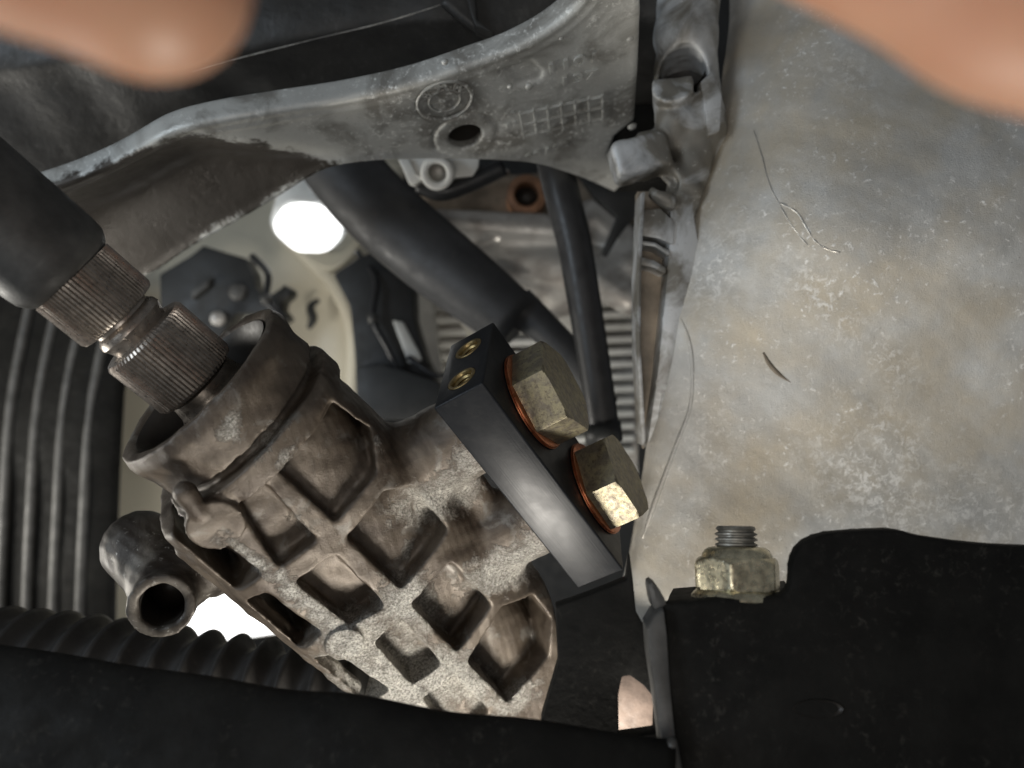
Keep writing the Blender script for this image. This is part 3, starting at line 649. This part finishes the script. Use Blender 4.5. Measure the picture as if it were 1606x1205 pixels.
# ---- hex banjo bolts and copper washers
def hexr(rc, rot): 
    return lambda th: rc * math.cos(math.pi / 6) / np.cos(((th - rot + math.pi / 6) % (math.pi / 3)) - math.pi / 6)
def hexhead(c, ax, ref, rot, rc, H, cham=1.0, both=False, seg=120, slope=1.9):
    hr = hexr(rc, rot); rin = rc * math.cos(math.pi / 6)
    zs = [0, .25, .5, .8, 1.2] if both else [0]
    zs = zs + [H - 2.2, H - 1.4, H - 1.0, H - .7, H - .45, H - .2, H]
    def rf(th, t, r):
        x = np.minimum(hr(th), rin * cham + (H - t) * slope)
        return np.minimum(x, rin * cham + t * slope) if both else x
    return lathe(c, ax, [(z, 1) for z in zs] + [(H + .001, 1)], seg, rf, ref=ref)
for i, (c, rot) in enumerate(zip(pc, (math.radians(5), math.radians(27)))):
    where = ('upper', 'lower')[i]
    r = root('banjo_bolt', f'{where} hex head bolt with worn yellow zinc plating on the black bar', 'bolt', c, 'hex bolts on the black bar')
    ax = -bw; ref = bl; s = 1 if np.dot(np.cross(ax, bl), bd) > 0 else -1
    hd = build('hex_head', *hexhead(c + ax * 1.35, ax, ref, rot * s, 12.9, 8.8, 1.07), M['zinc'], r, angle=24)
    build('shank', *lathe(c - ax * (WB + 8), ax, [(0, 6.5), (WB + 8 + 2.6, 6.5)], 32), M['zinc'], r, angle=40)
    for k, (t, rr_, side) in enumerate(((.1, 13.2, 'bolt side'), (-WB - 1.3, 12.2, 'casting side'))):
        w = build('copper_washer', *lathe(c + ax * t, ax, [(0, 6.8), (0, rr_ - .3), (.2, rr_), (.45, rr_), (.55, rr_ - .35), (.65, rr_ - .35), (.75, rr_ - .1), (1.0, rr_ - .1), (1.2, rr_ - .4), (1.2, 6.8)], 64), M['copper'], angle=50, base=None)
        w['label'] = (f'copper sealing washer beneath the head of the {where} hex bolt', f'copper sealing washer between bar and casting at the {where} port')[k]
        w['category'] = 'washer'; w['group'] = 'copper sealing washers'

# ================================================================== black bracket with stud and nut, lower right
br = root('steel_bracket', 'black painted steel bracket with rounded upstand in the lower right corner', 'bracket', U(1250, 1300, 155))
dfn = lambda px, py: 158 - (py - 940) * .035
out = [(1040, 949), (1098, 943), (1222, 936), (1234, 931), (1240, 922), (1242, 908), (1242, 890), (1245, 876), (1252, 862), (1264, 850), (1280, 842), (1300, 837), (1345, 833), (1395, 831), (1418, 834), (1445, 842), (1500, 850), (1560, 856), (1720, 862), (1720, 1330), (1075, 1330), (1060, 1200), (1048, 1080), (1042, 1000)]
bp = build('plate', *slab(out, 158, 3.5, .9, dfn), M['black'], br, angle=45)
build('shelf', *loft([UP([(1045, 948, 159), (1130, 942, 159), (1240, 935, 159)]), UP([(1050, 934, 172), (1130, 928, 172), (1235, 921, 172)]), UP([(1056, 923, 185), (1130, 917, 185), (1230, 911, 185)])], 12, 8, None, 2.5), M['black'], br)
build('side_flange', *slab([(1016, 985), (1027, 966), (1042, 956), (1047, 1000), (1052, 1080), (1064, 1200), (1080, 1330), (1058, 1330), (1040, 1180), (1028, 1090), (1019, 1030)], 155, 7, .7, lambda x, y: 156 - (y - 940) * .04), M['edge'], br, angle=45)
build('bent_tip', *slab([(1016, 916), (1024, 912), (1033, 922), (1046, 945), (1046, 962), (1032, 968), (1022, 950)], 158, 5, 1.0), M['edge'], br, angle=45)
V, Fc = lathe(U(1283, 1112, 151.3), (0.05, 1, -.3), [(0, 4.9), (.2, 4.6), (.7, 4.3), (1.0, .2)], 36, lambda th, t, r: r * np.where(True, np.sqrt(1 / (np.cos(th) ** 2 + (np.sin(th) / .34) ** 2)), 1), ref=(1, 0, 0), cap=False)
build('drain_hole_shade', V, Fc, M['bore'], br)
V, Fc = tube(UP([(1098, 1330, 143), (1050, 1160, 152), (1050, 1110, 153)]), [1.5, 1.2, .8], 16, 8)
build('dust_smear', *slab([(1047, 1165), (1062, 1158), (1072, 1215), (1085, 1330), (1066, 1330), (1052, 1220)], 149, 2, .8, lambda x, y: 150 - (y - 940) * .04), M['edge'], br)
nc = U(1158, 942, 167.5); nax = nrm((.02, .20, 1.0))
nu = root('flange_nut', 'zinc plated hex nut with round flange tightened on the bracket', 'nut', nc)
build('flange', *lathe(nc, nax, [(0, 9.8), (.4, 10.2), (1.2, 10.0), (2.0, 9.2), (2.4, 8.6)], 56), M['zincnut'], nu, angle=35)
build('hex', *hexhead(nc + nax * 1.6, nax, np.array([1., 0, 0]), math.radians(36), 9.7, 7.6, .97, True, 144, 1.1), M['zincnut'], nu, angle=22)
build('crown', *lathe(nc + nax * 9.2, nax, [(-.6, 7.9), (.6, 7.5), (1.6, 6.9), (2.2, 6.0), (2.4, 4.0)], 48), M['zincnut'], nu, angle=35)
st = root('threaded_stud', 'dull threaded stud end standing out of the bracket nut', 'stud', nc)
pr = [(0, 4.1)]
for k in range(8): pr += [(6 + k * 1.15, 4.55), (6.35 + k * 1.15, 4.55), (6.7 + k * 1.15, 3.85), (6.9 + k * 1.15, 3.85)]
pr += [(15.4, 4.4), (16.0, 3.9)]
build('thread', *lathe(nc, nax, pr, 40), M['stud'], st, angle=30)

# ================================================================== black crossmember along the bottom, boot behind it
cm = root('crossmember', 'broad matt black crossmember along the bottom edge', 'crossmember', U(500, 1300, 160))
T1 = [(-120, 1005, 160), (80, 1026, 158), (198, 1046, 156), (330, 1066, 154), (450, 1088, 152), (560, 1096, 150), (700, 1122, 148), (830, 1134, 147), (960, 1156, 146), (1060, 1168, 145)]
R1 = [(x, y + 6, z - 4) for x, y, z in T1]; R2 = [(x, y + 80, z - 10) for x, y, z in T1]; R3 = [(x, y + 240, z - 18) for x, y, z in T1]
BK = [(x, y + 60, z + 6) for x, y, z in T1]
def cmd(G):
    f = G.reshape(-1, 3); return (.5 * wnoise(f, 9, 21)).reshape(G.shape[:2])
build('beam', *loft([UP(c) for c in (BK, T1, R1, R2, R3)], 80, 40, cmd, 2), M['black'], cm)
# side web with an opening, between crossmember and bracket
wb = root('side_web', 'dark web plate between bar and bracket with a small lit opening', 'plate', U(940, 1200, 195))
web = [(872, 952), (908, 940), (950, 924), (984, 910), (988, 870), (993, 910), (998, 960), (1012, 985), (1040, 1000), (1044, 1100), (1028, 1098), (1010, 1076), (988, 1060), (976, 1062), (970, 1090), (971, 1158), (1028, 1150), (1029, 1108), (1048, 1106), (1060, 1260), (840, 1260), (850, 1130), (876, 1040)]
build('web', *slab(web, 161, 4, .4), M['black'], wb, angle=45)
bkk = root('dusty_block', 'pinkish dusty block glimpsed through the small opening near the bottom', 'block', U(1000, 1180, 226))
build('block', *loft([UP([(930, 1040, 222), (1000, 1030, 221), (1060, 1040, 222)]), UP([(930, 1100, 219), (1000, 1100, 217), (1060, 1100, 219)]), UP([(930, 1200, 221), (1000, 1200, 219), (1060, 1200, 221)])], 30, 30, lambda G: (.5 * wnoise(G.reshape(-1, 3), 4, 31)).reshape(G.shape[:2]), 4), M['pink'], bkk)
# corrugated rubber boot
b0p, b1p = U(90, 1066, 236), U(560, 1110, 226); ax = nrm(b1p - b0p); Lb = np.linalg.norm(b1p - b0p)
pr = []; k = 0; tt = -30.0
while tt < Lb:
    for q in range(10):
        w = q / 10; pr.append((tt + w * 9.6, 20.5 - 4.4 * (0.5 - .5 * math.cos(2 * math.pi * w)) ** .6 - 4 * max(0, tt / Lb)))
    tt += 9.6
bt = root('rubber_boot', 'corrugated black rubber steering boot behind the crossmember', 'boot', b0p)
build('bellows', *lathe(b0p, ax, pr, 56), M['boot'], bt)
build('clamp_band', *lathe(b0p, ax, [(Lb - 1, 11.5), (Lb - 1, 17.6), (Lb + 6, 17.2), (Lb + 6, 11)], 48), M['edge'], bt)

# ================================================================== things seen through the opening
hs = root('coolant_hose', 'thick smooth black hose running diagonally behind the alloy arm', 'hose', U(550, 240, 320))
build('hose_body', *tube(UP([(470, 165, 330), (530, 255, 325), (590, 325, 320), (675, 400, 315), (745, 455, 310), (812, 508, 305)]), [15.5, 16, 16, 15.5, 14, 12], 40, 36), M['hose'], hs)
build('hose_end', *tube(UP([(812, 482, 307), (850, 512, 304), (905, 570, 300), (950, 640, 298)]), [8.5, 6.6, 6.0, 5.6], 24, 28), M['hose'], hs)
vh = root('vertical_hose', 'black hose hanging down behind the bar on the right', 'hose', U(940, 680, 290))
build('hose_body', *tube(UP([(862, 220, 292), (880, 300, 290), (900, 380, 288), (914, 460, 286), (930, 560, 284), (942, 640, 282), (948, 690, 282)]), [6.8, 6.8, 6.5, 6.3, 6.0, 5.9, 5.8], 40, 28), M['rubber'], vh)
build('hose_nozzle', *lathe(U(945, 672, 282), nrm(U(948, 690, 282) - U(942, 640, 282)), [(-2, 6.9), (5, 6.9), (5.5, 6)], 32), M['plastic'], vh)
# engine accessory block behind the hoses
h = 1.4
lo = U(640, 500, 350); lo = np.array([-45., 335, 15.]); hi = np.array([80., 385., 115.]); X, Y, Z = grid3(lo, hi, h)
d = caps(X, Y, Z, U(690, 352, 352), U(890, 365, 352), 7.0, 8)
d = smin(d, caps(X, Y, Z, U(760, 400, 362), U(900, 430, 358), 13, 15), 5)
d = smin(d, caps(X, Y, Z, U(780, 425, 350), U(880, 445, 350), 4.5, 3), 2)
d = smin(d, caps(X, Y, Z, U(840, 470, 365), U(990, 420, 360), 12, 13), 4)
d = smin(d, caps(X, Y, Z, U(940, 440, 350), U(985, 470, 350), 7, 7), 3)
d = smin(d, caps(X, Y, Z, U(930, 350, 362), U(985, 390, 362), 11, 9), 4)
d = smin(d, caps(X, Y, Z, U(690, 440, 362), U(760, 500, 362), 8, 9), 4)
d = smax(d, -caps(X, Y, Z, U(755, 385, 346), U(772, 378, 346), 3.2), 1)
V, Q = nets(d, lo, h); ac = root('accessory_housing', 'bright alloy pump housing with a brown rusty bore behind the hoses', 'housing', U(800, 480, 360))
fix_normals(build('pump_body', V, Q, M['backalloy'], ac))
build('back_wall', *loft([UP([(660, 270, 368), (780, 275, 372), (900, 270, 372), (1010, 280, 372)]), UP([(660, 350, 368), (780, 350, 368), (900, 350, 370), (1010, 350, 372)])], 24, 10, None, 4), M['brownalloy'], ac)
build('bore_ring', *lathe(U(826, 305, 358), (0, 1, 0), [(12, 5.6), (0, 5.6), (-.8, 6.4), (0, 9.2), (12, 9.6)], 40, cap=False), M['rust'], ac, angle=40)
build('bore', *lathe(U(826, 305, 366), (0, 1, 0), [(0, 5.6), (1, 5.6)], 30), M['bore'], ac)  # near-black colour stands in for the shade inside the bore
V, Fc = slab([(690, 300), (760, 282), (800, 268), (790, 262), (690, 285)], 352, 6, .8); build('bracket_arm', V, Fc, M['backalloy'], ac)
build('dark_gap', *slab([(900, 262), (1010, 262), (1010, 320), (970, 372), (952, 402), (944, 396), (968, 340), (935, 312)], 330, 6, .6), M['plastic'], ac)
# white casting with a ring
wr = root('white_fitting', 'small white fitting with a round eyelet under the alloy arm', 'fitting', U(685, 255, 300))
build('eyelet', *lathe(U(686, 271, 290), nrm((0, -1, -.45)), [(-3, 3.6), (2, 3.6), (2.6, 4.2), (2.6, 5.6), (2, 6.3), (-3, 6.6)], 44, cap=False), M['white'], wr, angle=50)
build('eyelet_bottom', *lathe(U(686, 271, 293), nrm((0, -1, -.45)), [(-1, 4), (0, 4)], 30), M['backalloy'], wr)
build('clip', *slab([(622, 245), (640, 247), (652, 272), (664, 280), (650, 290), (640, 286), (630, 262)], 293, 5, .8), M['white'], wr, angle=45)
build('plate', *slab([(636, 243), (752, 243), (750, 262), (742, 276), (716, 278), (655, 279), (640, 262)], 296, 4, .6), M['white'], wr, angle=45)
V, Fc = tube(UP([(655, 290, 300), (690, 301, 300), (730, 290, 300), (790, 262, 300)]), [3.2, 3.6, 3.6, 3.6], 20, 14); pi = root('black_pipe', 'short black pipe just below the white eyelet fitting', 'pipe', U(690, 300, 300)); build('pipe_body', V, Fc, M['rubber'], pi)
# radiator core with separate fins
ra = root('radiator', 'pale finned radiator core seen in slivers behind the hoses', 'radiator', U(830, 700, 440))
build('core', *slab([(625, 420), (1000, 400), (1000, 760), (640, 720)], 452, 8, 0), M['backalloy'], ra, smooth=False)
for k in range(15):
    y = 440 + k * 19.5
    V, Fc = slab([(672, y), (995, y - 10), (995, y - 1), (672, y + 10)], 436, 14, .6); build('fin', V, Fc, M['fin'], ra, angle=45)
build('end_tank', *slab([(640, 420), (672, 425), (690, 560), (712, 640), (690, 640), (655, 540)], 428, 20, 1.5), M['fin'], ra, angle=45)
build('tie_strip', *slab([(700, 470), (716, 470), (760, 540), (770, 575), (752, 560)], 424, 4, .6), M['cream'], ra, angle=45)
build('side_plate', *slab([(825, 462), (900, 474), (900, 545), (836, 505)], 418, 5, .8), M['fin'], ra, angle=45)
# cream body panel
cp = root('body_panel', 'cream painted body panel in the background on the left', 'panel', U(480, 900, 520))
build('panel', *loft([UP([(-200, 200, 540), (150, 220, 535), (400, 230, 530), (580, 240, 528), (640, 250, 535)]), UP([(-200, 500, 525), (150, 490, 520), (400, 480, 515), (545, 480, 510), (600, 480, 525)]), UP([(-200, 1050, 530), (150, 1050, 525), (400, 1000, 522), (560, 980, 520), (600, 980, 530)])], 40, 40, None, 4), M['cream'], cp)
build('pressed_rib', *tube(UP([(440, 370, 512), (480, 400, 510), (530, 450, 506), (555, 520, 505), (552, 640, 506)]), [4, 6, 7, 6, 5], 30, 14), M['cream'], cp)
build('side_lip', *loft([UP([(470, 400, 505), (520, 420, 498), (575, 372, 490)]), UP([(490, 380, 508), (530, 395, 502), (572, 360, 494)])], 14, 8, None, 3), M['cream'], cp)
build('hook', *tube(UP([(500, 470, 500), (487, 482, 500), (491, 500, 500), (484, 516, 500)]), [1.4, 2.6, 2.8, 1.4], 16, 10), M['plastic'], cp)
# wheel arch liner to the left
wl = root('wheel_arch_liner', 'dark ribbed wheel arch liner at the far left behind the shaft', 'liner', U(60, 900, 450))
build('liner', *loft([UP([(-300, 380, 470), (-60, 400, 455), (120, 420, 450), (206, 440, 452)]), UP([(-300, 600, 460), (-60, 600, 446), (120, 600, 440), (196, 600, 446)]), UP([(-300, 780, 458), (-60, 780, 444), (120, 790, 440), (186, 800, 446)]), UP([(-300, 1100, 465), (-60, 1100, 455), (120, 1100, 450), (176, 1100, 452)])], 30, 40, lambda G: (1.5 * wnoise(G.reshape(-1, 3), 20, 41)).reshape(G.shape[:2]), 4), M['black'], wl)
for k in range(4):
    build('rib', *tube(UP([(20 + k * 44 + 40, 420, 450), (20 + k * 42, 620, 442), (5 + k * 42, 820, 441), (-5 + k * 42, 1080, 450)]), 3.0, 24, 10), M['edge'], wl)
# dark plastic shroud pieces
sd = root('plastic_shroud', 'dark jagged plastic cover in front of the cream panel', 'cover', U(350, 560, 420))
build('cover', *slab([(250, 430), (300, 400), (318, 385), (360, 398), (385, 405), (396, 428), (400, 450), (410, 460), (425, 462), (440, 452), (446, 446), (456, 455), (452, 465), (442, 472), (440, 484), (452, 500), (430, 512), (415, 492), (370, 492), (350, 520), (335, 560), (250, 560)], 430, 16, 1.2), M['plastic'], sd, angle=45)
build('clip', *lathe(U(372, 458, 428), (0, -1, 0), [(-2, 5), (1, 4.6), (1.6, 3.4), (1.8, .2)], 24), M['edge'], sd)
build('rib', *slab([(300, 455), (330, 436), (326, 450), (300, 470)], 426, 5, .8), M['edge'], sd)
build('peg', *lathe(U(342, 500, 426), (.2, -1, 0), [(-2, 4), (2, 4), (2.6, 3)], 20), M['backalloy'], sd)
fs = root('fan_shroud', 'black fan shroud post standing between cream panel and radiator', 'shroud', U(600, 620, 400))
build('post', *slab([(522, 430), (560, 405), (600, 385), (648, 430), (650, 500), (668, 560), (682, 590), (690, 640), (560, 640), (556, 560), (548, 480)], 396, 22, 2.0), M['plastic'], fs, angle=45)
build('window', *slab([(615, 502), (632, 505), (658, 555), (662, 566), (640, 570)], 394, 5, .8), M['fin'], fs, angle=45)
build('screw', *lathe(U(572, 592, 393), (0, -1, 0), [(-2, 2.6), (1, 2.6), (1.8, 1.6), (2, .2)], 16), M['edge'], fs)
build('base', *slab([(556, 575), (600, 570), (690, 600), (700, 660), (560, 660)], 385, 20, 2.0), M['plastic'], fs, angle=45)
for lab, pts, r_ in (('thin black cable looping down beside the fan shroud post', [(560, 395, 405), (590, 440, 392), (585, 500, 388), (610, 550, 388), (640, 620, 390)], 1.6),
                    ('thin black cable crossing behind the brass holed bar', [(640, 560, 392), (690, 590, 390), (740, 560, 395), (800, 520, 400)], 1.4),
                    ('black cable hanging in front of the cream panel beside the jagged cover', [(395, 402, 425), (420, 430, 421), (418, 470, 420), (440, 500, 421), (452, 560, 424)], 1.9)):
    cb_ = root('cable', lab, 'cable', U(*pts[0])); build('sheath', *tube(UP(pts), r_, 30, 10), M['rubber'], cb_); build('cable_clip', *lathe(U(*pts[2]), nrm(U(*pts[3]) - U(*pts[1])), [(-2.4, r_ + .3), (-2.2, r_ + 1.1), (2.2, r_ + 1.1), (2.4, r_ + .3)], 20), M['edge'], cb_)
# white cap with a grey collar, glow added to its face
la = root('white_cap', 'round white cap behind the alloy arm, with an added glow', 'lamp', U(480, 330, 440))
lc, lx = U(484, 356, 432), nrm((.06, -.55, -.83))
build('lens', *lathe(lc, lx, [(-3, 17), (0, 18), (3, 17.4), (6, 14.8), (8, 10), (8.6, 3), (8.7, .1)], 42, lambda th, t, r: r * (1 + .035 * np.cos(6 * th)), cap=False), M['lamp'], la)  # face of the cap; its brightness is added emission
build('cap_body', *lathe(lc, lx, [(-46, 17), (-20, 19.5), (-6, 20.5), (-1, 20.8), (.5, 20), (.5, 18.6)], 48, cap=False), M['frost'], la)
tl = root('tube_lamp', 'bright white tube lamp behind the mounting lug at lower left', 'lamp', U(300, 960, 500))
build('tube', *tube(UP([(285, 955, 470), (320, 950, 470), (360, 945, 470), (430, 935, 470)]), 22, 30, 28), M['lamp'], tl)

# dark inner fender that closes the bay behind everything
fe = root('inner_fender', 'dark inner fender closing the space behind the engine parts', 'fender', U(800, 800, 640))
build('fender', *loft([UP([(-700, -400, 700), (800, -400, 640), (2300, -400, 700)]), UP([(-700, 600, 680), (800, 600, 640), (2300, 600, 680)]), UP([(-700, 1700, 700), (800, 1700, 640), (2300, 1700, 700)])], 20, 20, None, 5), M['plastic'], fe)
# dark gap filler: black sheet added to make the slot beside the arm dark
eb = root('slot_backing', 'added black sheet that darkens the narrow slot beside the alloy arm', 'backing', U(1010, 250, 300))
build('backing_sheet', *loft([UP([(960, -140, 290), (1080, -140, 290)]), UP([(955, 215, 292), (1080, 215, 292)]), UP([(955, 300, 300), (1080, 300, 300)])], 10, 12, None, 6), M['black'], eb)

# ================================================================== the photographer's fingers
def hand(name, label, chains):
    h = 1.1; P = np.array([p for ch in chains for _, p, _ in ch], float); lo = P.min(0) - 25; hi = P.max(0) + 25
    X, Y, Z = grid3(lo, hi, h); d = None
    for ch in chains:
        for (_, p, r), (_, q, r2) in zip(ch[:-1], ch[1:]):
            c = caps(X, Y, Z, p, q, r, r2); d = c if d is None else smin(d, c, 2.5)
    V, Q = nets(d, lo, h)
    o = fix_normals(build(name, V, Q, M['skin'], base=P[0])); o['label'] = label; o['category'] = 'person'
    return o
def hand_chains(sx, finger, palm, wrist):
    ch = [[('wrist', wrist, 22), ('palm', palm, 20)] + [('m', finger[0], 11.5)] + [(f'i{k}', p, r) for k, (p, r) in enumerate(zip(finger[1:], (9.6, 9.0, 8.6, 7.4)))]]
    palm = np.array(palm, float)
    for j, (dz, ln) in enumerate(((-20, 1.0), (-38, .95), (-54, .8))):
        b = palm + np.array([-sx * 6, 28, dz + 6]); 
        ch.append([('palm', palm, 20), (f'k{j}', b, 10), (f'a{j}', b + np.array([-sx * 20 * ln, 12, -2]), 9), (f'b{j}', b + np.array([-sx * 30 * ln, 0, -4]), 8.2), (f'c{j}', b + np.array([-sx * 32 * ln, -14 * ln, -5]), 7.2)])
    b = palm + np.array([-sx * 12, -8, 14]); ch.append([('palm', palm, 20), ('t0', b, 12), ('t1', b + np.array([-sx * 16, 6, 22]), 10), ('t2', b + np.array([-sx * 26, 10, 40]), 9)])
    return ch
hand('person', 'blurred fingertip reaching in at the top left corner, close to the lens',
     hand_chains(-1, [(-80, -18, 42), (-68, 24, 48), (-48, 44, 40), (-34, 51.5, 33.5), (-26.2, 54.5, 29.4)], (-92, -60, 20), (-100, -130, -10)))
hand('person', 'blurred finger crossing the top right corner, close to the lens',
     hand_chains(1, [(94, -18, -4), (78, 22, 3.5), (54.2, 42, 15.4), (35.8, 52, 28.6), (19, 58, 40)], (102, -60, -20), (108, -130, -40)))
